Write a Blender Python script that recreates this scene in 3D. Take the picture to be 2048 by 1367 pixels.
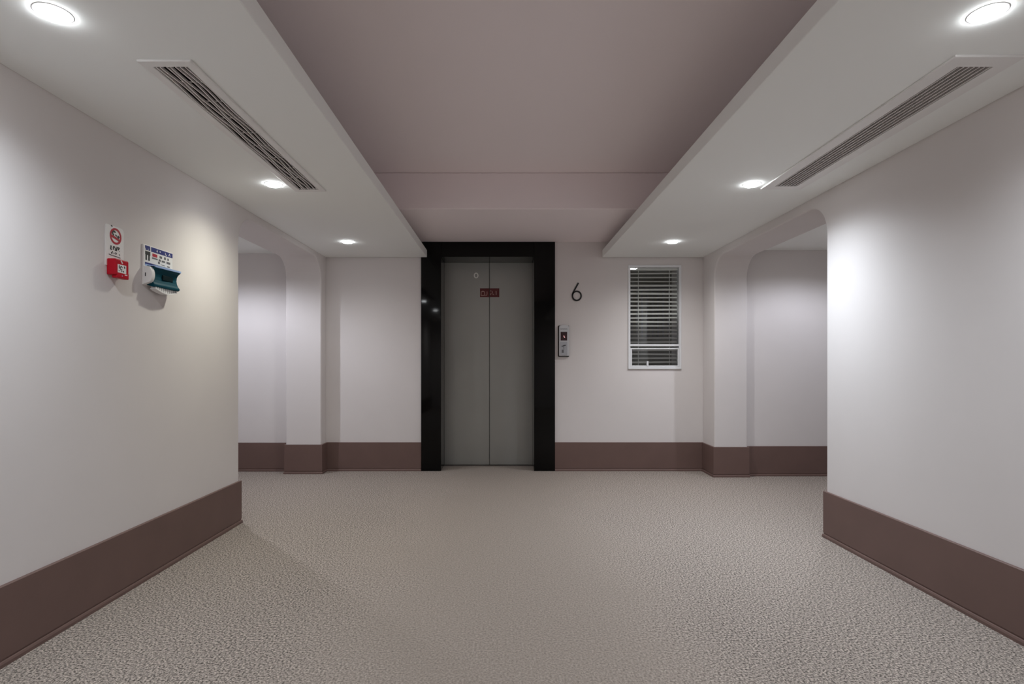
import bpy, bmesh, math, random
from mathutils import Vector, Matrix

random.seed(7)
sc = bpy.context.scene
for o in list(bpy.data.objects):
    bpy.data.objects.remove(o, do_unlink=True)
COL = sc.collection
PI = math.pi

# ------------------------------------------------------------------ camera
cam_d = bpy.data.cameras.new('camera')
cam = bpy.data.objects.new('camera', cam_d)
COL.objects.link(cam)
cam.location = (0, 0, 1.2)
cam.rotation_euler = (PI / 2, 0, 0)
cam_d.sensor_width = 36
cam_d.lens = 1100 / 2048 * 36
cam_d.shift_x = (1024 - 1009) / 2048
cam_d.shift_y = (727 - 683.5) / 2048
cam_d.clip_start = 0.02
sc.camera = cam

# ------------------------------------------------------------------ world, exposure
w = bpy.data.worlds.new('night')
sc.world = w
w.use_nodes = True
w.node_tree.nodes['Background'].inputs[0].default_value = (0.022, 0.024, 0.026, 1)
w.node_tree.nodes['Background'].inputs[1].default_value = 1.0
sc.view_settings.view_transform = 'Standard'
sc.view_settings.look = 'None'
sc.view_settings.gamma = 1
sc.view_settings.use_curve_mapping = False
sc.view_settings.exposure = 0.16
try:
    sc.cycles.max_bounces = 16
    sc.cycles.diffuse_bounces = 10
except Exception:
    pass

# lamp settings, used by the downlight builder below
SPOT_W = 84.0          # watts of a downlight
SPOT_N = 3.1           # how strongly its beam is concentrated downwards
COOL = (0.87, 0.95, 1.03)
WARM = (1.0, 0.99, 0.84)
NEUTRAL = (0.97, 0.97, 0.97)
LILAC = (0.88, 0.915, 1.02)


# ------------------------------------------------------------------ materials
def mat(name, col, rough=0.6, metal=0.0, emit=None, estr=0.0, bump=0.0, bscale=200.0, var=0.0, vscale=3.0, spec=0.5, coat=0.0):
    m = bpy.data.materials.new(name)
    m.use_nodes = True
    nt = m.node_tree
    b = nt.nodes['Principled BSDF']
    b.inputs['Base Color'].default_value = (*col, 1)
    b.inputs['Roughness'].default_value = rough
    b.inputs['Metallic'].default_value = metal
    b.inputs['Specular IOR Level'].default_value = spec
    b.inputs['Coat Weight'].default_value = coat
    tc = nt.nodes.new('ShaderNodeTexCoord')
    if var > 0:
        n = nt.nodes.new('ShaderNodeTexNoise')
        n.inputs['Scale'].default_value = vscale
        n.inputs['Detail'].default_value = 4
        nt.links.new(tc.outputs['Object'], n.inputs['Vector'])
        r = nt.nodes.new('ShaderNodeMapRange')
        r.inputs[1].default_value = 0.3
        r.inputs[2].default_value = 0.7
        r.inputs[3].default_value = 1 - var
        r.inputs[4].default_value = 1 + var
        nt.links.new(n.outputs['Fac'], r.inputs[0])
        mx = nt.nodes.new('ShaderNodeMix')
        mx.data_type = 'RGBA'
        mx.blend_type = 'MULTIPLY'
        mx.inputs[0].default_value = 1
        mx.inputs[6].default_value = (*col, 1)
        nt.links.new(r.outputs[0], mx.inputs[7])
        nt.links.new(mx.outputs[2], b.inputs['Base Color'])
    if bump > 0:
        n2 = nt.nodes.new('ShaderNodeTexNoise')
        n2.inputs['Scale'].default_value = bscale
        n2.inputs['Detail'].default_value = 3
        nt.links.new(tc.outputs['Object'], n2.inputs['Vector'])
        bp = nt.nodes.new('ShaderNodeBump')
        bp.inputs['Strength'].default_value = bump
        bp.inputs['Distance'].default_value = 0.002
        nt.links.new(n2.outputs['Fac'], bp.inputs['Height'])
        nt.links.new(bp.outputs['Normal'], b.inputs['Normal'])
    if emit:
        b.inputs['Emission Color'].default_value = (*emit, 1)
        b.inputs['Emission Strength'].default_value = estr
    return m


M_WALL = mat('wall_paint', (0.685, 0.65, 0.64), 0.75, bump=0.06, bscale=350, var=0.012, spec=0.25)
M_CEIL = mat('ceiling_paint', (0.90, 0.825, 0.835), 0.85, bump=0.05, bscale=300, spec=0.2)
M_SOFFIT = mat('soffit_paint', (0.875, 0.895, 0.88), 0.8, bump=0.04, bscale=300, spec=0.2)
M_BASE = mat('baseboard_paint', (0.148, 0.092, 0.080), 0.5, bump=0.05, bscale=500, var=0.05, vscale=4, spec=0.4)
M_BLACK = mat('black_granite', (0.002, 0.002, 0.002), 0.05, spec=0.2)
M_STEEL = mat('door_steel', (0.35, 0.355, 0.335), 0.5, metal=0.75, var=0.03, vscale=2)
M_SILL = mat('sill_metal', (0.10, 0.085, 0.075), 0.5, metal=0.4)
M_WHITE = mat('white_plastic', (0.82, 0.82, 0.82), 0.4)
M_FRAMEW = mat('white_window_frame', (0.74, 0.75, 0.77), 0.35)
M_SLAT = mat('blind_slat', (0.92, 0.92, 0.88), 0.4)
M_CORD = mat('blind_cord', (0.85, 0.85, 0.82), 0.7)
M_TRIMR = mat('lamp_trim', (0.7, 0.7, 0.7), 0.35)
M_VENT = mat('vent_frame', (0.78, 0.77, 0.76), 0.45)
M_BLADE = mat('vent_blade', (0.78, 0.74, 0.73), 0.4, metal=0.2)
M_DARK = mat('duct_dark', (0.012, 0.01, 0.01), 0.8)
M_NUM = mat('number_black', (0.006, 0.005, 0.006), 0.4)
M_RED = mat('alarm_red', (0.47, 0.004, 0.018), 0.4, spec=0.25)
M_INKR = mat('ink_red', (0.42, 0.01, 0.03), 0.6)
M_INKK = mat('ink_black', (0.02, 0.02, 0.022), 0.6)
M_INKB = mat('ink_blue', (0.012, 0.02, 0.17), 0.6)
M_INKLB = mat('ink_light_blue', (0.33, 0.47, 0.75), 0.6)
M_INKG = mat('ink_grey', (0.13, 0.13, 0.14), 0.6)
M_PAPER = mat('sign_white', (0.80, 0.79, 0.78), 0.5)
M_TEAL = mat('teal_plastic', (0.001, 0.058, 0.085), 0.5, spec=0.15)
M_TEALD = mat('teal_shaded', (0.001, 0.012, 0.016), 0.6, spec=0.1)
M_SILVER = mat('panel_silver', (0.58, 0.59, 0.61), 0.35, metal=0.45)
M_SILVERD = mat('panel_button', (0.42, 0.43, 0.46), 0.4, metal=0.4)
M_SCREEN = mat('screen_red', (0.015, 0.001, 0.003), 0.35, emit=(0.5, 0.01, 0.04), estr=0.006)
M_ARROW = mat('screen_arrow', (0.6, 0.3, 0.3), 0.4, emit=(1, 0.55, 0.55), estr=0.6)
M_STICK = mat('sticker_red', (0.10, 0.006, 0.006), 0.5)
M_STICKW = mat('sticker_pink', (0.42, 0.24, 0.22), 0.5)
M_ZERO = mat('door_zero', (0.78, 0.78, 0.74), 0.5)
M_LENS = mat('lamp_lens', (0.9, 0.9, 0.9), 0.5, emit=(0.95, 0.98, 1.0), estr=40.0)
M_CONC = mat('outside_concrete', (0.34, 0.33, 0.25), 0.9, var=0.15, vscale=2)
M_RAIL = mat('outside_railing', (0.30, 0.30, 0.30), 0.6)


def carpet_material():
    m = bpy.data.materials.new('carpet')
    m.use_nodes = True
    nt = m.node_tree
    N, L = nt.nodes, nt.links
    b = N['Principled BSDF']
    b.inputs['Roughness'].default_value = 0.95
    b.inputs['Specular IOR Level'].default_value = 0.1
    tc = N.new('ShaderNodeTexCoord')
    # fine tufts
    vor = N.new('ShaderNodeTexVoronoi')
    vor.inputs['Scale'].default_value = 150
    vor.inputs['Randomness'].default_value = 0.9
    L.new(tc.outputs['Object'], vor.inputs['Vector'])
    fine = N.new('ShaderNodeTexNoise')
    fine.inputs['Scale'].default_value = 110
    fine.inputs['Detail'].default_value = 5
    fine.inputs['Roughness'].default_value = 0.7
    L.new(tc.outputs['Object'], fine.inputs['Vector'])
    # lane along the middle: flat darker pile there, open lighter pile beside it
    sep = N.new('ShaderNodeSeparateXYZ')
    L.new(tc.outputs['Object'], sep.inputs[0])
    big = N.new('ShaderNodeTexNoise')
    big.inputs['Scale'].default_value = 1.3
    big.inputs['Detail'].default_value = 3
    L.new(tc.outputs['Object'], big.inputs['Vector'])
    ab = N.new('ShaderNodeMath'); ab.operation = 'ABSOLUTE'
    L.new(sep.outputs[0], ab.inputs[0])
    add = N.new('ShaderNodeMath'); add.operation = 'MULTIPLY_ADD'
    L.new(big.outputs['Fac'], add.inputs[0])
    add.inputs[1].default_value = 0.9
    L.new(ab.outputs[0], add.inputs[2])
    pile_mask = N.new('ShaderNodeMapRange')
    pile_mask.interpolation_type = 'SMOOTHSTEP'
    pile_mask.inputs[1].default_value = 0.75
    pile_mask.inputs[2].default_value = 1.7
    pile_mask.inputs[3].default_value = 0.3
    pile_mask.inputs[4].default_value = 1.0
    L.new(add.outputs[0], pile_mask.inputs[0])
    # colour
    c = N.new('ShaderNodeMapRange')
    c.inputs[1].default_value = 0.32
    c.inputs[2].default_value = 0.68
    c.inputs[3].default_value = -1.3
    c.inputs[4].default_value = 1.3
    c.clamp = False
    L.new(fine.outputs['Fac'], c.inputs[0])
    cm = N.new('ShaderNodeMath'); cm.operation = 'MULTIPLY_ADD'
    L.new(c.outputs[0], cm.inputs[0])
    L.new(pile_mask.outputs[0], cm.inputs[1])
    cm.inputs[2].default_value = 1.0
    cl = N.new('ShaderNodeClamp')
    cl.inputs[1].default_value = 0.15
    cl.inputs[2].default_value = 2.0
    L.new(cm.outputs[0], cl.inputs[0])
    mx = N.new('ShaderNodeMix'); mx.data_type = 'RGBA'; mx.blend_type = 'MULTIPLY'
    mx.inputs[0].default_value = 1
    lane = N.new('ShaderNodeMix'); lane.data_type = 'RGBA'
    lane.inputs[6].default_value = (0.278, 0.237, 0.203, 1)
    lane.inputs[7].default_value = (0.375, 0.324, 0.286, 1)
    L.new(pile_mask.outputs[0], lane.inputs[0])
    L.new(lane.outputs[2], mx.inputs[6])
    L.new(cl.outputs[0], mx.inputs[7])
    L.new(mx.outputs[2], b.inputs['Base Color'])
    # relief
    h = N.new('ShaderNodeMath'); h.operation = 'ADD'
    L.new(vor.outputs['Distance'], h.inputs[0])
    L.new(fine.outputs['Fac'], h.inputs[1])
    bs = N.new('ShaderNodeMath'); bs.operation = 'MULTIPLY'
    L.new(pile_mask.outputs[0], bs.inputs[0])
    bs.inputs[1].default_value = 0.9
    bp = N.new('ShaderNodeBump')
    bp.inputs['Distance'].default_value = 0.008
    L.new(bs.outputs[0], bp.inputs['Strength'])
    L.new(h.outputs[0], bp.inputs['Height'])
    L.new(bp.outputs['Normal'], b.inputs['Normal'])
    return m


M_CARPET = carpet_material()


def pane_material():
    m = bpy.data.materials.new('window_glass')
    m.use_nodes = True
    nt = m.node_tree
    nt.nodes.clear()
    out = nt.nodes.new('ShaderNodeOutputMaterial')
    mix = nt.nodes.new('ShaderNodeMixShader')
    fr = nt.nodes.new('ShaderNodeFresnel')
    fr.inputs[0].default_value = 1.5
    t = nt.nodes.new('ShaderNodeBsdfTransparent')
    t.inputs[0].default_value = (0.98, 0.985, 0.98, 1)
    g = nt.nodes.new('ShaderNodeBsdfGlossy')
    g.inputs['Roughness'].default_value = 0.02
    nt.links.new(fr.outputs[0], mix.inputs[0])
    nt.links.new(t.outputs[0], mix.inputs[1])
    nt.links.new(g.outputs[0], mix.inputs[2])
    nt.links.new(mix.outputs[0], out.inputs[0])
    return m


M_GLASS = pane_material()


# ------------------------------------------------------------------ helpers
def wloc(o):
    v = Vector((0, 0, 0))
    while o:
        v += o.location
        o = o.parent
    return v


def obj(name, bm, material, parent=None, smooth=False, bevel=0.0, seg=2):
    """link a bmesh written in room coordinates as ONE object"""
    if parent is not None:
        bmesh.ops.translate(bm, verts=bm.verts, vec=-wloc(parent))
    bmesh.ops.recalc_face_normals(bm, faces=bm.faces)
    me = bpy.data.meshes.new(name)
    bm.to_mesh(me)
    bm.free()
    me.materials.append(material)
    o = bpy.data.objects.new(name, me)
    COL.objects.link(o)
    if parent is not None:
        o.parent = parent
    if smooth:
        for p in me.polygons:
            p.use_smooth = True
    if bevel > 0:
        md = o.modifiers.new('bevel', 'BEVEL')
        md.width = bevel
        md.segments = seg
        md.limit_method = 'ANGLE'
    return o


def thing(name, label, cat, loc, group=None, kind=None):
    o = bpy.data.objects.new(name, None)
    o.empty_display_size = 0.05
    COL.objects.link(o)
    o.location = loc
    o['label'] = label
    if cat:
        o['category'] = cat
    if group:
        o['group'] = group
    if kind:
        o['kind'] = kind
    return o


def struct(o, label):
    o['kind'] = 'structure'
    o['label'] = label
    return o


def dup(root, loc, label):
    r = root.copy(); COL.objects.link(r); r.location = loc; r['label'] = label
    for ch in list(root.children):
        c = ch.copy(); COL.objects.link(c); c.parent = r
        for g in list(ch.children):
            d = g.copy(); COL.objects.link(d); d.parent = c
    return r


def box(bm, x0, x1, y0, y1, z0, z1, M=None):
    vs = [bm.verts.new((x, y, z)) for x in (x0, x1) for y in (y0, y1) for z in (z0, z1)]
    for f in ((0, 1, 3, 2), (4, 6, 7, 5), (0, 4, 5, 1), (2, 3, 7, 6), (0, 2, 6, 4), (1, 5, 7, 3)):
        bm.faces.new([vs[i] for i in f])
    if M is not None:
        bmesh.ops.transform(bm, matrix=M, verts=vs)
    return vs


def boxbm(*a):
    bm = bmesh.new(); box(bm, *a); return bm


def prism(bm, pts, f0, f1):
    """closed outline pts (2D) between two maps f0, f1: 2D point -> 3D"""
    a = [bm.verts.new(f0(p)) for p in pts]
    b = [bm.verts.new(f1(p)) for p in pts]
    n = len(pts)
    bm.faces.new(a)
    bm.faces.new(b[::-1])
    for i in range(n):
        j = (i + 1) % n
        bm.faces.new((a[i], b[i], b[j], a[j]))


def holed(bm, u0, u1, v0, v1, holes, f0, f1):
    """rectangle with rectangular holes, given thickness by the two maps"""
    us = sorted({u0, u1, *[h[0] for h in holes], *[h[1] for h in holes]})
    vs = sorted({v0, v1, *[h[2] for h in holes], *[h[3] for h in holes]})
    V = {}

    def vert(i, j, s):
        k = (i, j, s)
        if k not in V:
            V[k] = bm.verts.new((f1 if s else f0)(us[i], vs[j]))
        return V[k]

    def solid(i, j):
        if i < 0 or j < 0 or i >= len(us) - 1 or j >= len(vs) - 1:
            return False
        cu, cv = (us[i] + us[i + 1]) / 2, (vs[j] + vs[j + 1]) / 2
        return not any(h[0] < cu < h[1] and h[2] < cv < h[3] for h in holes)
    for i in range(len(us) - 1):
        for j in range(len(vs) - 1):
            if not solid(i, j):
                continue
            for s in (0, 1):
                bm.faces.new([vert(i, j, s), vert(i + 1, j, s), vert(i + 1, j + 1, s), vert(i, j + 1, s)])
            for (di, dj, e) in ((-1, 0, ((0, 0), (0, 1))), (1, 0, ((1, 0), (1, 1))), (0, -1, ((0, 0), (1, 0))), (0, 1, ((0, 1), (1, 1)))):
                if not solid(i + di, j + dj):
                    (a, b), (c, d) = e
                    bm.faces.new([vert(i + a, j + b, 0), vert(i + c, j + d, 0), vert(i + c, j + d, 1), vert(i + a, j + b, 1)])


def stroke(bm, pts, wd, f0, f1, closed=False):
    """flat ribbon of width wd along 2D points, thickness by the maps"""
    n = len(pts)
    P = [Vector(p) for p in pts]
    Lp, Rp = [], []
    for i in range(n):
        if closed:
            t = P[(i + 1) % n] - P[i - 1]
        else:
            t = P[min(i + 1, n - 1)] - P[max(i - 1, 0)]
        t.normalize()
        q = Vector((-t.y, t.x)) * wd / 2
        Lp.append(P[i] + q); Rp.append(P[i] - q)
    A = [[bm.verts.new(f(p)) for p in X] for f in (f0, f1) for X in (Lp, Rp)]
    m = n if closed else n - 1
    for i in range(m):
        j = (i + 1) % n
        bm.faces.new((A[0][i], A[0][j], A[1][j], A[1][i]))
        bm.faces.new((A[2][i], A[3][i], A[3][j], A[2][j]))
        bm.faces.new((A[0][i], A[2][i], A[2][j], A[0][j]))
        bm.faces.new((A[1][i], A[1][j], A[3][j], A[3][i]))
    if not closed:
        for i in (0, n - 1):
            bm.faces.new((A[0][i], A[1][i], A[3][i], A[2][i]))


def disc_profile(bm, cx, cy, prof, n=40):
    """surface of revolution about the vertical; prof = [(r, z)...]"""
    rings = []
    for r, z in prof:
        if r < 1e-6:
            rings.append([bm.verts.new((cx, cy, z))])
        else:
            rings.append([bm.verts.new((cx + r * math.cos(2 * PI * k / n), cy + r * math.sin(2 * PI * k / n), z)) for k in range(n)])
    for a, b in zip(rings, rings[1:]):
        for k in range(n):
            j = (k + 1) % n
            if len(a) == 1:
                bm.faces.new((a[0], b[k], b[j]))
            elif len(b) == 1:
                bm.faces.new((a[k], b[0], a[j]))
            else:
                bm.faces.new((a[k], b[k], b[j], a[j]))


# ------------------------------------------------------------------ measurements
XL, XR = -2.0, 2.225           # corridor walls
YB = 6.17                      # wall with the lift
YN = -2.6                      # wall behind
ZS = 2.39                      # underside of the dropped slabs
ZC = 2.888                     # main ceiling
ZBEAM, YBEAM = 2.565, 4.86
LA0, LA1, LT, LTH = 4.14, 6.0, 2.338, 0.385     # left arch: from, to, top, wall thickness
RA0, RA1, RT, RTH = 3.80, 5.83, 2.318, 0.35
LPF, RPF = 6.145, 5.885        # far walls of the side passages
LPZ, RPZ = 2.43, 2.413
PXL, PXR = -5.2, 5.4           # ends of the side passages
EX0, EX1 = -0.934, 0.565       # lift surround
EI0, EI1, EIZ = -0.710, 0.330, 2.395
YD = 6.50                      # lift doors
WX0, WX1, WZ0, WZ1 = 1.385, 1.980, 1.140, 2.303   # window frame outside

# ------------------------------------------------------------------ the setting
struct(obj('floor', boxbm(PXL - 0.2, PXR + 0.2, YN - 0.2, 6.75, -0.12, 0.0), M_CARPET), 'taupe carpet with a short grainy pile')


def arch_wall(name, xin, xout, a0, a1, top, r, label):
    """wall lengthwise of the corridor with a round-cornered opening"""
    out = [(YN, 0), (a0, 0)]
    n = 12
    out += [(a0, top - r)]
    for k in range(1, n + 1):
        t = PI - PI / 2 * k / n
        out.append((a0 + r + r * math.cos(t), top - r + r * math.sin(t)))
    for k in range(0, n + 1):
        t = PI / 2 - PI / 2 * k / n
        out.append((a1 - r + r * math.cos(t), top - r + r * math.sin(t)))
    out += [(a1, 0), (YB, 0), (YB, ZC), (YN, ZC)]
    bm = bmesh.new()
    prism(bm, out, lambda p: (xin, p[0], p[1]), lambda p: (xout, p[0], p[1]))
    o = obj(name, bm, M_WALL, bevel=0.012, seg=3)
    return struct(o, label)


arch_wall('wall_left', XL, XL - LTH, LA0, LA1, LT, 0.23, 'pale pinkish wall with a round-cornered opening, left')
arch_wall('wall_right', XR, XR + RTH, RA0, RA1, RT, 0.22, 'pale pinkish wall with a round-cornered opening, right')

bm = bmesh.new()
holed(bm, XL - LTH, XR + RTH, 0, ZC, [(EX0, EX1, -0.001, ZBEAM - 0.002), (WX0 + 0.02, WX1 - 0.02, WZ0 + 0.02, WZ1 - 0.02)],
      lambda u, v: (u, YB, v), lambda u, v: (u, YB + 0.28, v))
struct(obj('wall_back', bm, M_WALL), 'pale wall around the lift and the window')
struct(obj('wall_front', boxbm(XL - 0.3, XR + 0.3, YN - 0.15, YN, 0, ZC), M_WALL), 'plain pale wall closing the corridor')
struct(obj('wall_left_passage_far', boxbm(PXL, XL - LTH, LPF, LPF + 0.15, 0, 2.8), M_WALL), 'far wall of the left side passage')
struct(obj('wall_left_passage_near', boxbm(PXL, XL - LTH, LA0 - 0.15, LA0, 0, 2.8), M_WALL), 'near wall of the left side passage')
struct(obj('wall_left_passage_end', boxbm(PXL - 0.15, PXL, LA0 - 0.15, LPF + 0.15, 0, 2.8), M_WALL), 'end wall of the left side passage')
struct(obj('wall_right_passage_far', boxbm(XR + RTH, PXR, RPF, RPF + 0.15, 0, 2.8), M_WALL), 'far wall of the right side passage')
struct(obj('wall_right_passage_near', boxbm(XR + RTH, PXR, RA0 - 0.15, RA0, 0, 2.8), M_WALL), 'near wall of the right side passage')
struct(obj('wall_right_passage_end', boxbm(PXR, PXR + 0.15, RA0 - 0.15, RPF + 0.15, 0, 2.8), M_WALL), 'end wall of the right side passage')
struct(obj('ceiling_left_passage', boxbm(PXL, XL - LTH, LA0, LPF, LPZ, LPZ + 0.1), M_SOFFIT), 'flat ceiling of the left side passage')
struct(obj('ceiling_right_passage', boxbm(XR + RTH, PXR, RA0, RPF, RPZ, RPZ + 0.1), M_SOFFIT), 'flat ceiling of the right side passage')
struct(obj('ceiling', boxbm(XL - LTH, XR + RTH, YN - 0.15, YB + 0.28, ZC, ZC + 0.15), M_CEIL), 'raised greyish pink ceiling along the middle')
struct(obj('ceiling_beam', boxbm(XL, XR, YBEAM, YB, ZBEAM, ZC), M_CEIL, bevel=0.01), 'wide shallow beam across the ceiling before the lift')

# dropped slabs with slots for the grilles and round holes are covered by the lamps
VL = (-1.402, -1.262, 2.190, 3.745)
VR = (1.803, 1.950, 2.190, 3.672)
SLX, SRX = -0.867, 1.093


def slab(name, x0, x1, slot, edge, label):
    bm = bmesh.new()
    holed(bm, x0, x1, YN, YB - 0.02, [slot], lambda u, v: (u, v, ZS), lambda u, v: (u, v, ZS + 0.082))
    o = obj(name, bm, M_SOFFIT, bevel=0.004)
    return struct(o, label)


slab('ceiling_slab_left', XL, SLX, VL, SLX, 'dropped off-white ceiling slab along the left wall')
slab('ceiling_slab_right', SRX, XR, VR, SRX, 'dropped off-white ceiling slab along the right wall')


def sweep(name, path, label, side=1):
    """baseboard: board, groove and shoe profile swept along a plan polyline; room on the left of travel * side"""
    prof = [(0.0, 0.0), (0.021, 0.0), (0.021, 0.014), (0.018, 0.022), (0.0120, 0.024), (0.0120, 0.030), (0.015, 0.032), (0.015, 0.317), (0.012, 0.32), (0.0, 0.32)]
    P = [Vector(p) for p in path]
    n = len(P)
    rows = []
    bm = bmesh.new()
    for i in range(n):
        d0 = (P[i] - P[i - 1]).normalized() if i > 0 else None
        d1 = (P[i + 1] - P[i]).normalized() if i < n - 1 else None
        n0 = Vector((-d0.y, d0.x)) * side if d0 else None
        n1 = Vector((-d1.y, d1.x)) * side if d1 else None
        if n0 and n1:
            m = (n0 + n1); m = m / (1 + n0.dot(n1))
        else:
            m = n0 or n1
        rows.append([bm.verts.new((P[i].x + m.x * t, P[i].y + m.y * t, z)) for t, z in prof])
    k = len(prof)
    for a, b in zip(rows, rows[1:]):
        for i in range(k):
            j = (i + 1) % k
            bm.faces.new((a[i], b[i], b[j], a[j]))
    bm.faces.new(rows[0]); bm.faces.new(rows[-1][::-1])
    o = obj(name, bm, M_BASE)
    return struct(o, label)


sweep('baseboard_left', [(XL, YN), (XL, LA0), (PXL, LA0)], 'tall brown baseboard along the left wall', side=-1)
sweep('baseboard_back_left', [(PXL, LPF), (XL - LTH, LPF), (XL - LTH, LA1), (XL, LA1), (XL, YB), (EX0, YB)], 'tall brown baseboard from the left passage to the lift', side=-1)
sweep('baseboard_back_right', [(EX1, YB), (XR, YB), (XR, RA1), (XR + RTH, RA1), (XR + RTH, RPF), (PXR, RPF)], 'tall brown baseboard from the lift to the right passage', side=-1)
sweep('baseboard_right', [(PXR, RA0), (XR, RA0), (XR, YN)], 'tall brown baseboard along the right wall', side=-1)

# ------------------------------------------------------------------ lift entrance
door = thing('door_1', 'grey steel two-leaf lift door in a wide black frame', None, ((EI0 + EI1) / 2, YD, 0), kind='structure')
YF = YB - 0.02
for x0, x1 in ((EX0, EI0), (EI1, EX1)):
    obj('door_jamb', boxbm(x0, x1, YF, YD + 0.06, 0, ZBEAM - 0.001), M_BLACK, door, bevel=0.004)
obj('door_header', boxbm(EI0, EI1, YF, YD + 0.06, EIZ, ZBEAM - 0.001), M_BLACK, door, bevel=0.004)
XM = (979 - 1009) / 1100 * YD
for (x0, x1) in ((EI0, XM - 0.003), (XM + 0.003, EI1)):
    leaf = obj('door_leaf', boxbm(x0, x1, YD, YD + 0.035, 0.008, EIZ), M_STEEL, door, bevel=0.002)
    if x1 < XM:
        leaf_l = leaf
    else:
        leaf_r = leaf
obj('shaft_backing', boxbm(EI0, EI1, YD + 0.04, YD + 0.055, 0, EIZ), M_DARK, door)
obj('door_sill', boxbm(EI0, EI1, YD - 0.045, YD + 0.03, 0, 0.006), M_SILL, door)


def dpt(px, py, y=YD):
    return ((px - 1009) * y / 1100, 1.2 + (727 - py) * y / 1100)


def on_y(y):
    return lambda p: (p[0], y, p[1])


bm = bmesh.new()
cx, cz = dpt(952.3, 550.6)
ring = [(cx + 0.0215 * math.cos(2 * PI * k / 28), cz + 0.0275 * math.sin(2 * PI * k / 28)) for k in range(28)]
stroke(bm, ring, 0.0125, on_y(YD - 0.003), on_y(YD + 0.001), True)
zero = obj('zero_numeral', bm, M_ZERO, leaf_l)
zero['label'] = 'pale grey figure 0 on the left leaf'

# dark red sticker, one half on each leaf, with pale marks
x0, z1 = dpt(960, 576.3); x1, z0 = dpt(998.6, 594)
sl = obj('sticker', boxbm(x0, XM - 0.004, YD - 0.003, YD + 0.001, z0, z1), M_STICK, leaf_l)
sr = obj('sticker', boxbm(XM + 0.004, x1, YD - 0.003, YD + 0.001, z0, z1), M_STICK, leaf_r)
sl['label'] = 'left half of a dark red sticker with pale marks'
sr['label'] = 'right half of a dark red sticker with pale marks'


def px_strokes(lines, y, wd, name, m, parent):
    bm = bmesh.new()
    for ln in lines:
        stroke(bm, [dpt(a, b, y) for a, b in ln], wd, on_y(y - 0.0015), on_y(y + 0.0005))
    return obj(name, bm, m, parent)


px_strokes([[(962.3, 590.8), (962.5, 583), (965.5, 581.6), (969, 583), (969.4, 590)], [(962.3, 590.6), (969.6, 590.3)],
            [(974, 582.5), (974.2, 587), (973.4, 590), (970.6, 590.4)], [(964.2, 583), (967.5, 583)]], YD - 0.0035, 0.009, 'sticker_marks', M_STICKW, leaf_l)
px_strokes([[(980.6, 589.5), (982.4, 586)], [(984.6, 582), (984.8, 586)], [(985, 587.2), (988, 589.3)], [(992.2, 581.5), (992.4, 589.5)],
            [(980, 581.5), (982.6, 581.3)]], YD - 0.0035, 0.009, 'sticker_marks', M_STICKW, leaf_r)

# ------------------------------------------------------------------ window
win = thing('window_1', 'white framed window with a small lower sash, dark outside', None, ((WX0 + WX1) / 2, YB, WZ0), kind='structure')
FW = 0.024
bm = bmesh.new()
holed(bm, WX0, WX1, WZ0, WZ1, [(WX0 + FW, WX1 - FW, WZ0 + FW, WZ1 - FW)], lambda u, v: (u, YB - 0.016, v), lambda u, v: (u, YB + 0.09, v))
obj('window_frame', bm, M_FRAMEW, win, bevel=0.003)
ZT = dpt(0, 688, YB)[1]
# transom and lower sash
obj('transom', boxbm(WX0 + FW, WX1 - FW, YB - 0.004, YB + 0.032, ZT - 0.022, ZT), M_FRAMEW, win, bevel=0.002)
sx0, sx1 = WX0 + FW + 0.002, WX1 - FW - 0.002
sz0, sz1 = WZ0 + FW + 0.002, dpt(0, 695.5, YB)[1]
bm = bmesh.new()
holed(bm, sx0, sx1, sz0, sz1, [(sx0 + 0.018, sx1 - 0.012, sz0 + 0.014, sz1 - 0.014)], lambda u, v: (u, YB - 0.008, v), lambda u, v: (u, YB + 0.03, v))
sash = obj('sash', bm, M_FRAMEW, win, bevel=0.002)
obj('pane', boxbm(sx0 + 0.01, sx1 - 0.01, YB + 0.008, YB + 0.012, sz0 + 0.01, sz1 - 0.01), M_GLASS, sash)
bm = boxbm(WX0 + FW - 0.005, WX1 - FW + 0.005, YB + 0.012, YB + 0.016, ZT - 0.006, WZ1 - FW + 0.005)
for v in bm.verts:                      # lean added to shift a downlight's reflection off the pane
    if v.co.z < 1.8:
        v.co.y += 0.014
obj('pane', bm, M_GLASS, win)
obj('window_catch', boxbm(*[dpt(1293, 0, YB)[0], dpt(1296.5, 0, YB)[0]], YB - 0.014, YB + 0.014, dpt(0, 731, YB)[1], dpt(0, 722, YB)[1]), M_FRAMEW, sash, bevel=0.002)

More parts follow.
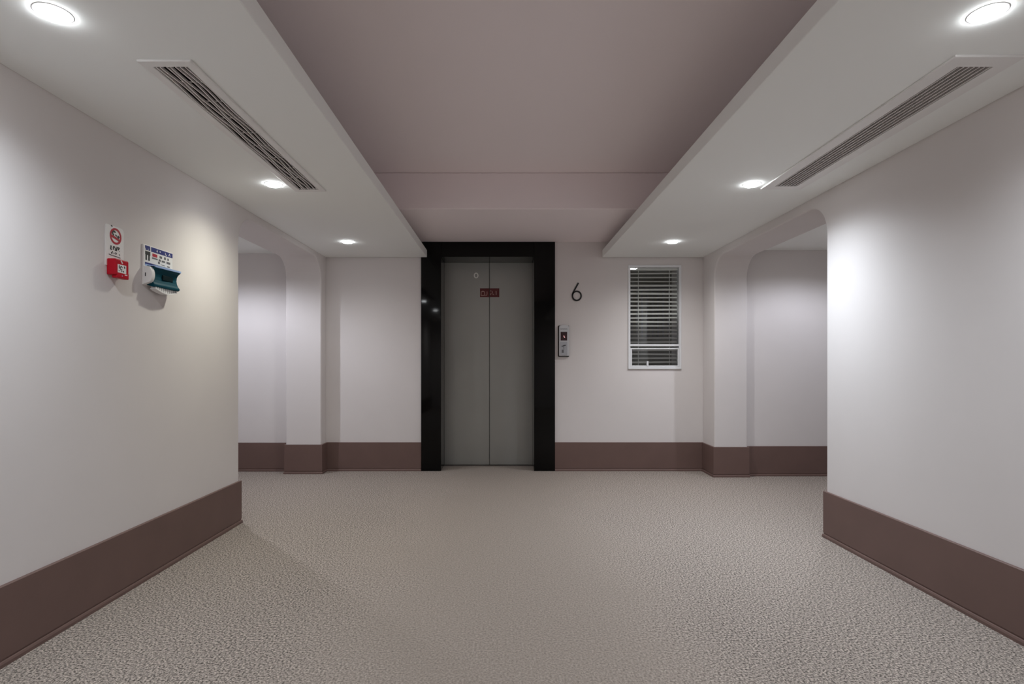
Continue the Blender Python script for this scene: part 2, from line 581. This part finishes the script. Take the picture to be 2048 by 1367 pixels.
blind = thing('venetian_blind', 'pale slatted blind hanging slightly askew behind the window panes', 'blind', ((WX0 + WX1) / 2, YB + 0.16, WZ0 + 0.03))
bx0, bx1 = WX0 + FW + 0.002, WX1 - FW - 0.002
BY = YB + 0.056
obj('headrail', boxbm(bx0, bx1, BY - 0.02, BY + 0.02, WZ1 - 0.048, WZ1 - 0.022), M_SLAT, blind)
ys = [538.5 + 8.05 * k for k in range(25)]
sm = None
for k, py in enumerate(ys):
    z = 1.2 + (727 - py) * BY / 1100
    if sm is None:
        bm = bmesh.new()
        prof = [(-0.019 + 0.038 * i / 4, 0.0025 * (1 - ((i - 2) / 2) ** 2)) for i in range(5)]
        hw = (bx1 - bx0) / 2 - 0.002
        outl = prof + [(a, b - 0.0012) for a, b in reversed(prof)]
        prism(bm, outl, lambda p: (-hw, p[0], p[1]), lambda p: (hw, p[0], p[1]))
        s = obj('slat', bm, M_SLAT)
        sm = s.data
    else:
        s = bpy.data.objects.new('slat', sm)
        COL.objects.link(s)
    s.parent = blind
    wl = wloc(blind)
    s.location = Vector(((bx0 + bx1) / 2, BY, z)) - wl
    tilt = 0.52 + random.uniform(-0.05, 0.09)
    if k in (4, 5, 6):
        tilt += 0.22
    roll = random.uniform(-0.010, 0.010)
    if k > 16:
        roll += random.uniform(-0.022, 0.012)
    s.rotation_euler = (tilt, roll, 0)
zb = WZ0 + FW + 0.004
for px, nm in ((1275.5, 'ladder_cord'), (1337.5, 'ladder_cord')):
    x = dpt(px, 0, BY)[0]
    obj(nm, boxbm(x - 0.003, x + 0.003, BY - 0.0235, BY - 0.0215, zb, WZ1 - 0.03), M_CORD, blind)
obj('bottom_rail', boxbm(bx0, bx1, BY - 0.02, BY + 0.02, zb - 0.003, zb + 0.010), M_SLAT, blind)

# what stands outside the window at night
bld = thing('building', 'dim building with a balcony railing outside the window', 'building', (2.6, 9.6, 0))
obj('facade', boxbm(0.5, 5.0, 9.6, 9.9, -1.0, 4.5), M_CONC, bld)
obj('balcony_slab', boxbm(1.0, 4.2, 8.9, 9.6, 1.50, 1.64), M_CONC, bld)
obj('handrail', boxbm(1.0, 4.2, 8.92, 8.97, 2.42, 2.47), M_RAIL, bld)
for k in range(16):
    x = 1.9 + 0.085 * k
    obj('baluster', boxbm(x - 0.012, x + 0.012, 8.93, 8.955, 1.64, 2.42), M_RAIL, bld)

# ------------------------------------------------------------------ number 6
bm = bmesh.new()
pts = []
cx, cz = dpt(1153.4, 591.4, YB)
rx, rz = 8.7 * YB / 1100, 9.2 * YB / 1100
pts.append(dpt(1156.8, 565.6, YB))
pts.append(dpt(1152.6, 573.0, YB))
pts.append(dpt(1148.4, 580.6, YB))
pts.append(dpt(1145.6, 586.6, YB))
for k in range(0, 27):
    t = PI * 0.93 + 2 * PI * 0.98 * k / 26
    pts.append((cx + rx * math.cos(t), cz + rz * math.sin(t)))
stroke(bm, pts, 0.0165, on_y(YB - 0.009), on_y(YB))
num = obj('wall_number', bm, M_NUM)
num['label'] = 'black figure 6 on the wall right of the lift'
num['category'] = 'number'

# ------------------------------------------------------------------ call panel
YP = YB - 0.035


def pp(px, py):
    return dpt(px, py, YP)


cx0, cz0 = dpt(1117.6, 713); cx1, cz1 = dpt(1139.4, 649.5)
panel = thing('call_panel', 'silver lift call panel with dark red screen beside the black frame', 'call panel', (0.66, YB, 1.27))
a, b_ = pp(1116.8, 712.8), pp(1138.6, 650.5)
obj('back_plate', boxbm(a[0], b_[0], YB - 0.018, YB, a[1], b_[1]), M_DARK, panel, bevel=0.004)
# silver face, arched on top, bulging in front
x0, z0 = pp(1118.4, 711.3); x1, zt = pp(1138.2, 652)
ztop = pp(0, 649)[1]
out = [(x0, z0), (x1, z0), (x1, zt)]
for k in range(1, 8):
    t = k / 8
    out.append((x1 + (x0 - x1) * t, zt + (ztop - zt) * math.sin(PI * t)))
out.append((x0, zt))
bm = bmesh.new()
prism(bm, out, on_y(YP), on_y(YB - 0.017))
face = obj('face_plate', bm, M_SILVER, panel, bevel=0.004, seg=3)
q0, q1 = pp(1121.2, 680.6), pp(1134.3, 663.2)
obj('screen', boxbm(q0[0], q1[0], YP - 0.0015, YP + 0.004, q0[1], q1[1]), M_SCREEN, face)
bm = bmesh.new()
prism(bm, [pp(*p) for p in ((1127.1, 670.2), (1128.1, 670.6), (1129.0, 673), (1130.1, 674.6), (1129.2, 675), (1127.4, 673.4))], on_y(YP - 0.0025), on_y(YP - 0.001))
ar = obj('lit_arrow', bm, M_ARROW, face)
ar['label'] = 'small lit pinkish arrow'
q0, q1 = pp(1120.4, 710), pp(1134.4, 682.6)
btn = obj('button_plate', boxbm(q0[0], q1[0], YP - 0.003, YP + 0.004, q0[1], q1[1]), M_SILVERD, panel, bevel=0.002)
bm = bmesh.new()
fy0, fy1 = on_y(YP - 0.004), on_y(YP - 0.0025)
stroke(bm, [pp(1123.2, 692.2), pp(1126.8, 691.4)], 0.009, fy0, fy1)
stroke(bm, [pp(1126.6, 690.6), pp(1131.4, 690.0)], 0.011, fy0, fy1)
stroke(bm, [pp(1127.2, 691.5), pp(1127.8, 698.6)], 0.004, fy0, fy1)
obj('arrow_mark', bm, M_INKK, btn)
bm = bmesh.new()
q0, q1 = pp(1123.4, 705), pp(1127.4, 699)
box(bm, q0[0], q1[0], YP - 0.004, YP - 0.0025, q0[1], q1[1])
obj('lower_mark', bm, M_INKG, btn)
bm = bmesh.new()
fy0, fy1 = on_y(YP - 0.001), on_y(YP + 0.001)
for i in range(8):
    xx = 1120.6 + 1.85 * i
    stroke(bm, [pp(xx, 656.6), pp(xx + 0.4, 658.6)], 0.004, fy0, fy1)
    stroke(bm, [pp(xx, 657.2 + 0.6 * (i % 2)), pp(xx + 1.3, 657.1 + 0.6 * (i % 2))], 0.004, fy0, fy1)
obj('lettering', bm, M_INKG, face)

# ------------------------------------------------------------------ things on the left wall


def lw(px, py, proud=0.0):
    """(y, z) on a plane parallel to the left wall, read off a sight line"""
    X = XL + proud
    y = X * 1100 / (px - 1009)
    return (y, 1.2 + (727 - py) * y / 1100)


def on_x(x):
    return lambda p: (x, p[0], p[1])


sign = thing('no_smoking_sign', 'white no-smoking sign with red ring above the red alarm box', 'sign', (XL, 2.815, 1.70))
y0, y1, z0, z1, r = 2.752, 2.884, 1.695, 1.903, 0.022
out = [(y0, z0), (y1, z0)]
for k in range(7):
    t = PI / 2 * k / 6
    out.append((y1 - r + r * math.cos(t), z1 - r + r * math.sin(t)))
for k in range(7):
    t = PI / 2 + PI / 2 * k / 6
    out.append((y0 + r * 0.4 + r * 0.4 * math.cos(t), z1 - r * 0.4 + r * 0.4 * math.sin(t)))
bm = bmesh.new()
prism(bm, out, on_x(XL + 0.004), on_x(XL - 0.001))
obj('plate', bm, M_PAPER, sign)
g0, g1 = on_x(XL + 0.0052), on_x(XL + 0.0035)
cy, cz = 2.823, 1.853
bm = bmesh.new()
stroke(bm, [(cy + 0.0365 * math.cos(2 * PI * k / 36), cz + 0.0365 * math.sin(2 * PI * k / 36)) for k in range(36)], 0.0105, g0, g1, True)
stroke(bm, [(cy - 0.035, cz - 0.002), (cy - 0.012, cz - 0.006), (cy + 0.012, cz - 0.012), (cy + 0.029, cz - 0.018)], 0.0115, on_x(XL + 0.0054), g1)
obj('prohibition_ring', bm, M_INKR, sign)
bm = bmesh.new()
stroke(bm, [(cy - 0.012 + 0.010 * math.cos(t), cz + 0.014 + 0.010 * math.sin(t)) for t in [0.4 + 0.36 * k for k in range(13)]], 0.008, g0, g1)
stroke(bm, [(cy + 0.014, cz + 0.004), (cy + 0.024, cz - 0.004)], 0.013, g0, g1)
stroke(bm, [(cy - 0.002, cz + 0.008), (cy + 0.008, cz + 0.002)], 0.006, g0, g1)
obj('pictogram', bm, M_INKK, sign)
bm = bmesh.new()
def wstroke(bm, pts, wd): stroke(bm, [lw(*p) for p in pts], wd, g0, g1)
for pts, wd in (([(220.5, 490.5), (219.6, 498)], 0.007), ([(225.5, 492), (224.6, 496), (226, 499)], 0.006), ([(227, 492.5), (230, 499.5)], 0.005), ([(232.5, 493.5), (231, 500.5)], 0.006),
                ([(234.5, 494.5), (235, 500.5)], 0.006), ([(235, 494.6), (237.3, 496), (235.6, 499)], 0.005), ([(219.5, 497.8), (222.5, 498.6)], 0.004), ([(228, 500), (232, 501.2)], 0.004),
                ([(223.8, 502.6), (220.6, 506)], 0.0045), ([(221, 505), (222.8, 506.6)], 0.0035), ([(226.5, 505), (226.3, 507.5)], 0.004), ([(229, 504.5), (230.6, 508.5)], 0.004), ([(231.6, 505.6), (229.6, 509)], 0.003),
                ([(236.5, 502.5), (237.6, 503.4)], 0.003), ([(236.4, 508), (238, 511.5)], 0.003), ([(216, 507.5), (224, 510.8), (232, 513.2), (239, 516)], 0.0028), ([(220, 450.4), (223, 452.3)], 0.005)):
    wstroke(bm, pts, wd)
obj('lettering', bm, M_INKK, sign)['kind'] = 'stuff'

alarm = thing('alarm_box', 'red fire alarm call box with white label under the no-smoking sign', 'alarm', (XL, 2.81, 1.637))
ay0, ay1, az0, az1, AP = 2.762, 2.862, 1.637, 1.731, XL + 0.046
obj('housing', boxbm(XL, AP, ay0, ay1, az0 + 0.012, az1), M_RED, alarm, bevel=0.006, seg=3)
obj('flap', boxbm(XL + 0.018, AP + 0.001, ay0 + 0.012, ay1, az0 - 0.002, az0 + 0.03), M_RED, alarm, bevel=0.005, seg=3)
h0, h1 = on_x(AP + 0.0015), on_x(AP - 0.001)
lab = obj('label_plate', boxbm(AP - 0.001, AP + 0.001, ay0 + 0.016, ay0 + 0.078, 1.662, 1.704), M_PAPER, alarm)
bm = bmesh.new()
ly = ay0 + 0.047
stroke(bm, [(ly - 0.020, 1.699), (ly - 0.021, 1.690), (ly - 0.019, 1.683)], 0.006, h0, h1)
stroke(bm, [(ly - 0.006 + 0.007 * math.cos(t), 1.686 + 0.009 * math.sin(t)) for t in [0.2 + 0.5 * k for k in range(12)]], 0.005, h0, h1)
stroke(bm, [(ly + 0.016, 1.699), (ly + 0.020, 1.688)], 0.007, h0, h1)
stroke(bm, [(ly - 0.004, 1.672), (ly - 0.002, 1.668)], 0.006, h0, h1)
stroke(bm, [(ly + 0.006, 1.674), (ly + 0.013, 1.669)], 0.006, h0, h1)
stroke(bm, [(ly - 0.026, 1.672), (ly - 0.016, 1.671)], 0.003, h0, h1)
ll_ = obj('lettering', bm, M_INKK, lab)
ll_['kind'] = 'stuff'
for pts, wd in (([(ly - 0.008, 1.725), (ly - 0.002, 1.718), (ly + 0.004, 1.711)], 0.006), ([(ly + 0.020, 1.656), (ly + 0.038, 1.656)], 0.004)):
    bm = bmesh.new()
    stroke(bm, pts, wd, h0, h1)
    obj('white_mark', bm, M_PAPER, alarm)
bm = bmesh.new()
stroke(bm, [(ly - 0.001, 1.648), (ly + 0.003, 1.648)], 0.006, h0, h1)
obj('indicator', bm, M_INKLB, alarm)

# dispenser
disp = thing('wall_dispenser', 'teal and white wall dispenser under a blue and white printed card', 'dispenser', (XL, 3.16, 1.62))
dy0, dy1 = 3.032, 3.298
obj('back_plate', boxbm(XL, XL + 0.010, dy0, dy1, 1.638, 1.862), M_PAPER, disp, bevel=0.003)
d0, d1 = on_x(XL + 0.0115), on_x(XL + 0.009)
ZTP = 1.858
card = obj('card', boxbm(XL + 0.009, XL + 0.0108, dy0 + 0.003, dy1 - 0.003, 1.762, ZTP), M_PAPER, disp)


def rects(rs, name, m, d1_=d1):
    bm = bmesh.new()
    for (a0, a1, b0, b1) in rs:
        box(bm, XL + 0.009, XL + 0.0116, dy0 + a0, dy0 + a1, b0, b1)
    return obj(name, bm, m, card)


rects([(0.012, 0.055, 1.842, 1.857), (0.016, 0.036, 1.832, 1.842), (0.041, 0.055, 1.832, 1.842), (0.064, 0.262, 1.831, 1.857)], 'blue_band', M_INKB)
rects([(0.013, 0.056, 1.806, 1.826), (0.015, 0.027, 1.776, 1.808), (0.038, 0.052, 1.776, 1.808)], 'black_symbol', M_INKK)
rects([(0.075, 0.118, 1.806, 1.823)], 'red_box', M_INKR)
rects([(0.140, 0.162, 1.808, 1.821), (0.182, 0.198, 1.808, 1.822), (0.213, 0.226, 1.808, 1.821), (0.072, 0.122, 1.793, 1.801), (0.132, 0.150, 1.789, 1.801),
       (0.160, 0.190, 1.789, 1.799), (0.205, 0.240, 1.788, 1.800), (0.125, 0.142, 1.774, 1.786), (0.150, 0.190, 1.771, 1.774), (0.210, 0.235, 1.768, 1.775)], 'lettering', M_INKG)
rects([(0.012, 0.264, 1.754, 1.764)], 'dark_blue_line', M_INKB)
rects([(0.012, 0.264, 1.745, 1.754)], 'light_blue_line', M_INKLB)
bm = bmesh.new()
stroke(bm, [(dy0 + 0.112, 1.838), (dy0 + 0.117, 1.851), (dy0 + 0.121, 1.838)], 0.004, on_x(XL + 0.0122), on_x(XL + 0.011))
stroke(bm, [(dy0 + 0.140, 1.843), (dy0 + 0.146, 1.846)], 0.007, on_x(XL + 0.0122), on_x(XL + 0.011))
stroke(bm, [(dy0 + 0.192, 1.850), (dy0 + 0.194, 1.838), (dy0 + 0.206, 1.837)], 0.005, on_x(XL + 0.0122), on_x(XL + 0.011))
stroke(bm, [(dy0 + 0.224, 1.837), (dy0 + 0.232, 1.850), (dy0 + 0.239, 1.837)], 0.005, on_x(XL + 0.0122), on_x(XL + 0.011))
wl_ = obj('white_lettering', bm, M_PAPER, card)
wl_['kind'] = 'stuff'
# white rounded end of the housing
out = [(0.008, 1.640)]
for k in range(0, 13):
    t = -PI / 2 + PI * k / 12
    out.append((0.030 + 0.026 * math.cos(t), 1.694 + 0.046 * math.sin(t)))
out.append((0.008, 1.742))
bm = bmesh.new()
prism(bm, out, lambda p: (XL + p[0], dy0 + 0.001, p[1]), lambda p: (XL + p[0], dy0 + 0.03, p[1]))
cap = obj('end_cap', bm, M_WHITE, disp, bevel=0.003)
obj('slit', boxbm(XL + 0.018, XL + 0.022, dy0 - 0.0005, dy0 + 0.004, 1.683, 1.703), M_INKK, cap)
# teal body, waisted between two flared lips
prof = [(0.006, 1.640), (0.056, 1.628), (0.066, 1.634), (0.066, 1.644), (0.056, 1.656), (0.050, 1.672), (0.047, 1.690), (0.050, 1.710), (0.058, 1.724), (0.070, 1.733), (0.072, 1.741), (0.064, 1.745), (0.006, 1.748)]
bm = bmesh.new()
n = 9
rows = []
for k in range(n):
    t = k / (n - 1)
    y = dy0 + 0.028 + (dy1 - 0.022 - dy0 - 0.028) * t
    s = 0.80 + 0.20 * t
    rows.append([bm.verts.new((XL + p * (s if p > 0.01 else 1), y, z)) for p, z in prof])
for a, b in zip(rows, rows[1:]):
    for i in range(len(prof)):
        j = (i + 1) % len(prof)
        bm.faces.new((a[i], b[i], b[j], a[j]))
bm.faces.new(rows[0]); bm.faces.new(rows[-1][::-1])
body = obj('cover', bm, M_TEAL, disp, bevel=0.002)
bm = bmesh.new()
pa = [(dy0 + 0.028, 0.060), (dy1 - 0.022, 0.0745)]
prism(bm, [(1.737, 0), (1.748, 0), (1.748, 1), (1.737, 1)], lambda p: (XL + 0.02, pa[p[1]][0], p[0]), lambda p: (XL + pa[p[1]][1], pa[p[1]][0], p[0]))
ll2 = obj('light_lip', bm, M_INKLB, disp, bevel=0.001)
ll2['label'] = 'light blue edge along the top of the teal cover'
obj('recess_shade', boxbm(XL + 0.030, XL + 0.0495, dy0 + 0.11, dy0 + 0.205, 1.676, 1.706), M_TEALD, body, bevel=0.003)  # raised block; the shade of a recess is put into its colour
# white toothed strip below
bm = bmesh.new()
for k in range(11):
    t = k / 10
    y = dy0 + 0.05 + 0.185 * t
    dz = 0.010 + 0.016 * math.sin(PI * t)
    box(bm, XL + 0.022, XL + 0.050, y - 0.0062, y + 0.0062, 1.632 - dz, 1.642)
strip = obj('toothed_strip', bm, M_WHITE, disp, bevel=0.002)
strip['label'] = 'white toothed strip along the bottom'
bm = bmesh.new()
rim = [(dy0 + 0.044 + 0.197 * k / 16, 1.631 - 0.010 - 0.019 * math.sin(PI * k / 16)) for k in range(17)]
stroke(bm, rim, 0.006, on_x(XL + 0.054), on_x(XL + 0.018))
obj('strip_rim', bm, M_WHITE, disp)


# ------------------------------------------------------------------ air grilles
def grille(slot, fx0, fx1, fy0, fy1, wavy, label):
    x0, x1, y0, y1 = slot
    t = thing('air_vent', label, 'air vent', ((x0 + x1) / 2, (y0 + y1) / 2, ZS), group='ceiling air vents')
    bm = bmesh.new()
    holed(bm, fx0, fx1, fy0, fy1, [(x0 + 0.002, x1 - 0.002, y0 + 0.002, y1 - 0.002)], lambda u, v: (u, v, ZS - 0.009), lambda u, v: (u, v, ZS + 0.0005))
    obj('vent_frame', bm, M_VENT, t, bevel=0.003)
    # dark duct inside the slot
    bm = bmesh.new()
    g = 0.003
    box(bm, x0 + g, x1 - g, y0 + g, y1 - g, ZS + 0.070, ZS + 0.078)
    box(bm, x0 + g, x0 + g + 0.003, y0 + g, y1 - g, ZS + 0.004, ZS + 0.070)
    box(bm, x1 - g - 0.003, x1 - g, y0 + g, y1 - g, ZS + 0.004, ZS + 0.070)
    box(bm, x0 + g, x1 - g, y0 + g, y0 + g + 0.003, ZS + 0.004, ZS + 0.070)
    box(bm, x0 + g, x1 - g, y1 - g - 0.003, y1 - g, ZS + 0.004, ZS + 0.070)
    obj('duct', bm, M_DARK, t)
    n = 7
    m = 48
    for k in range(n):
        bm = bmesh.new()
        xc = x0 + (x1 - x0) * (k + 0.5) / n
        ph = random.uniform(0, 6.28)
        rows = []
        for i in range(m + 1):
            y = y0 + 0.006 + (y1 - y0 - 0.012) * i / m
            dx = 0.0042 * math.sin(y * 15 + ph) * wavy if wavy else 0.0
            rows.append([bm.verts.new((xc + dx + a, y, ZS + b)) for a, b in ((-0.0020, -0.007), (0.0020, -0.007), (0.0016, 0.003), (-0.0016, 0.003))])
        for a, b in zip(rows, rows[1:]):
            for i in range(4):
                j = (i + 1) % 4
                bm.faces.new((a[i], b[i], b[j], a[j]))
        bm.faces.new(rows[0]); bm.faces.new(rows[-1][::-1])
        obj('slat', bm, M_BLADE, t)
    nb = 9 if wavy else 26
    for k in range(1, nb):
        y = y0 + (y1 - y0) * k / nb
        obj('cross_bar', boxbm(x0 + 0.004, x1 - 0.004, y - 0.002, y + 0.002, ZS + 0.018, ZS + 0.022), M_BLADE, t)
    return t


grille(VL, -1.440, -1.226, 2.150, 3.785, 1.0, 'long ceiling air vent with wavy slats in the left dropped slab')
grille(VR, 1.737, 2.012, 2.118, 3.735, 0.0, 'long ceiling air vent with straight slats in the right dropped slab')


# ------------------------------------------------------------------ downlights
def downlight(x, y, z, label, col, power, group='ceiling downlights', size=160, n_=SPOT_N, bl=0.35):
    t = thing('downlight', label, 'ceiling light', (x, y, z), group=group)
    bm = bmesh.new()
    disc_profile(bm, x, y, [(0.058, z + 0.001), (0.0575, z - 0.0008), (0.056, z - 0.0016), (0.047, z - 0.002), (0.0465, z + 0.001)])
    obj('trim_ring', bm, M_TRIMR, t, smooth=True)
    bm = bmesh.new()
    disc_profile(bm, x, y, [(0.0468, z - 0.001), (0.0462, z - 0.008), (0.041, z - 0.012), (0.030, z - 0.0145), (0.0, z - 0.016)])
    obj('lens', bm, M_LENS, t, smooth=True)
    ld = bpy.data.lights.new('downlight_beam', 'SPOT')
    ld.energy = power
    ld.color = col
    ld.spot_size = math.radians(size)
    ld.spot_blend = bl
    ld.shadow_soft_size = 0.03
    ld.use_nodes = True
    nt = ld.node_tree
    em = nt.nodes.get('Emission') or nt.nodes.new('ShaderNodeEmission')
    ge = nt.nodes.new('ShaderNodeNewGeometry')
    sp = nt.nodes.new('ShaderNodeSeparateXYZ')
    nt.links.new(ge.outputs['Incoming'], sp.inputs[0])
    a = nt.nodes.new('ShaderNodeMath'); a.operation = 'ABSOLUTE'
    nt.links.new(sp.outputs[2], a.inputs[0])
    p = nt.nodes.new('ShaderNodeMath'); p.operation = 'POWER'
    nt.links.new(a.outputs[0], p.inputs[0]); p.inputs[1].default_value = n_
    nt.links.new(p.outputs[0], em.inputs['Strength'])
    lo = bpy.data.objects.new('downlight_beam', ld)
    COL.objects.link(lo)
    lo.parent = t
    lo.location = (0, 0, -0.045)
    return t


YL = [-1.68, 0.10, 1.867, 3.646, 5.365]
order = ['hidden rearmost', 'next to the camera', 'nearest in view', 'second in view', 'third in view']
names_l = ['round white downlight in the left slab above the rear of the corridor', 'round white downlight in the left slab before the air vent, out of view',
           'large bright downlight in the left slab by the top corner, before the air vent',
           'round downlight between the far end of the left air vent and the wall', 'small round downlight in the left slab close to the lift wall']
names_r = ['round white downlight in the right slab above the rear of the corridor', 'round white downlight in the right slab before the air vent, out of view',
           'large bright downlight in the right slab by the top corner, before the air vent',
           'round downlight at the far end of the right air vent', 'small round downlight in the right slab above the window']
tl = [NEUTRAL, COOL, COOL, WARM, NEUTRAL]
tr = [NEUTRAL, COOL, COOL, COOL, NEUTRAL]
pl_ = [1, 1.05, 0.93, 0.62, 0.34]
pr_ = [1, 1.08, 0.80, 1.72, 0.82]
for k, y in enumerate(YL):
    downlight(-1.532, y, ZS, names_l[k], tl[k], SPOT_W * pl_[k])
    downlight(1.640, y, ZS, names_r[k], tr[k], SPOT_W * pr_[k])
downlight(-2.90, 5.08, LPZ, 'round downlight in the ceiling of the left side passage', LILAC, SPOT_W * 0.76, 'side passage downlights', 156, 0.2, 0.5)
downlight(3.08, 4.95, RPZ, 'round downlight in the ceiling of the right side passage', LILAC, SPOT_W * 0.49, 'side passage downlights', 156, 0.2, 0.5)
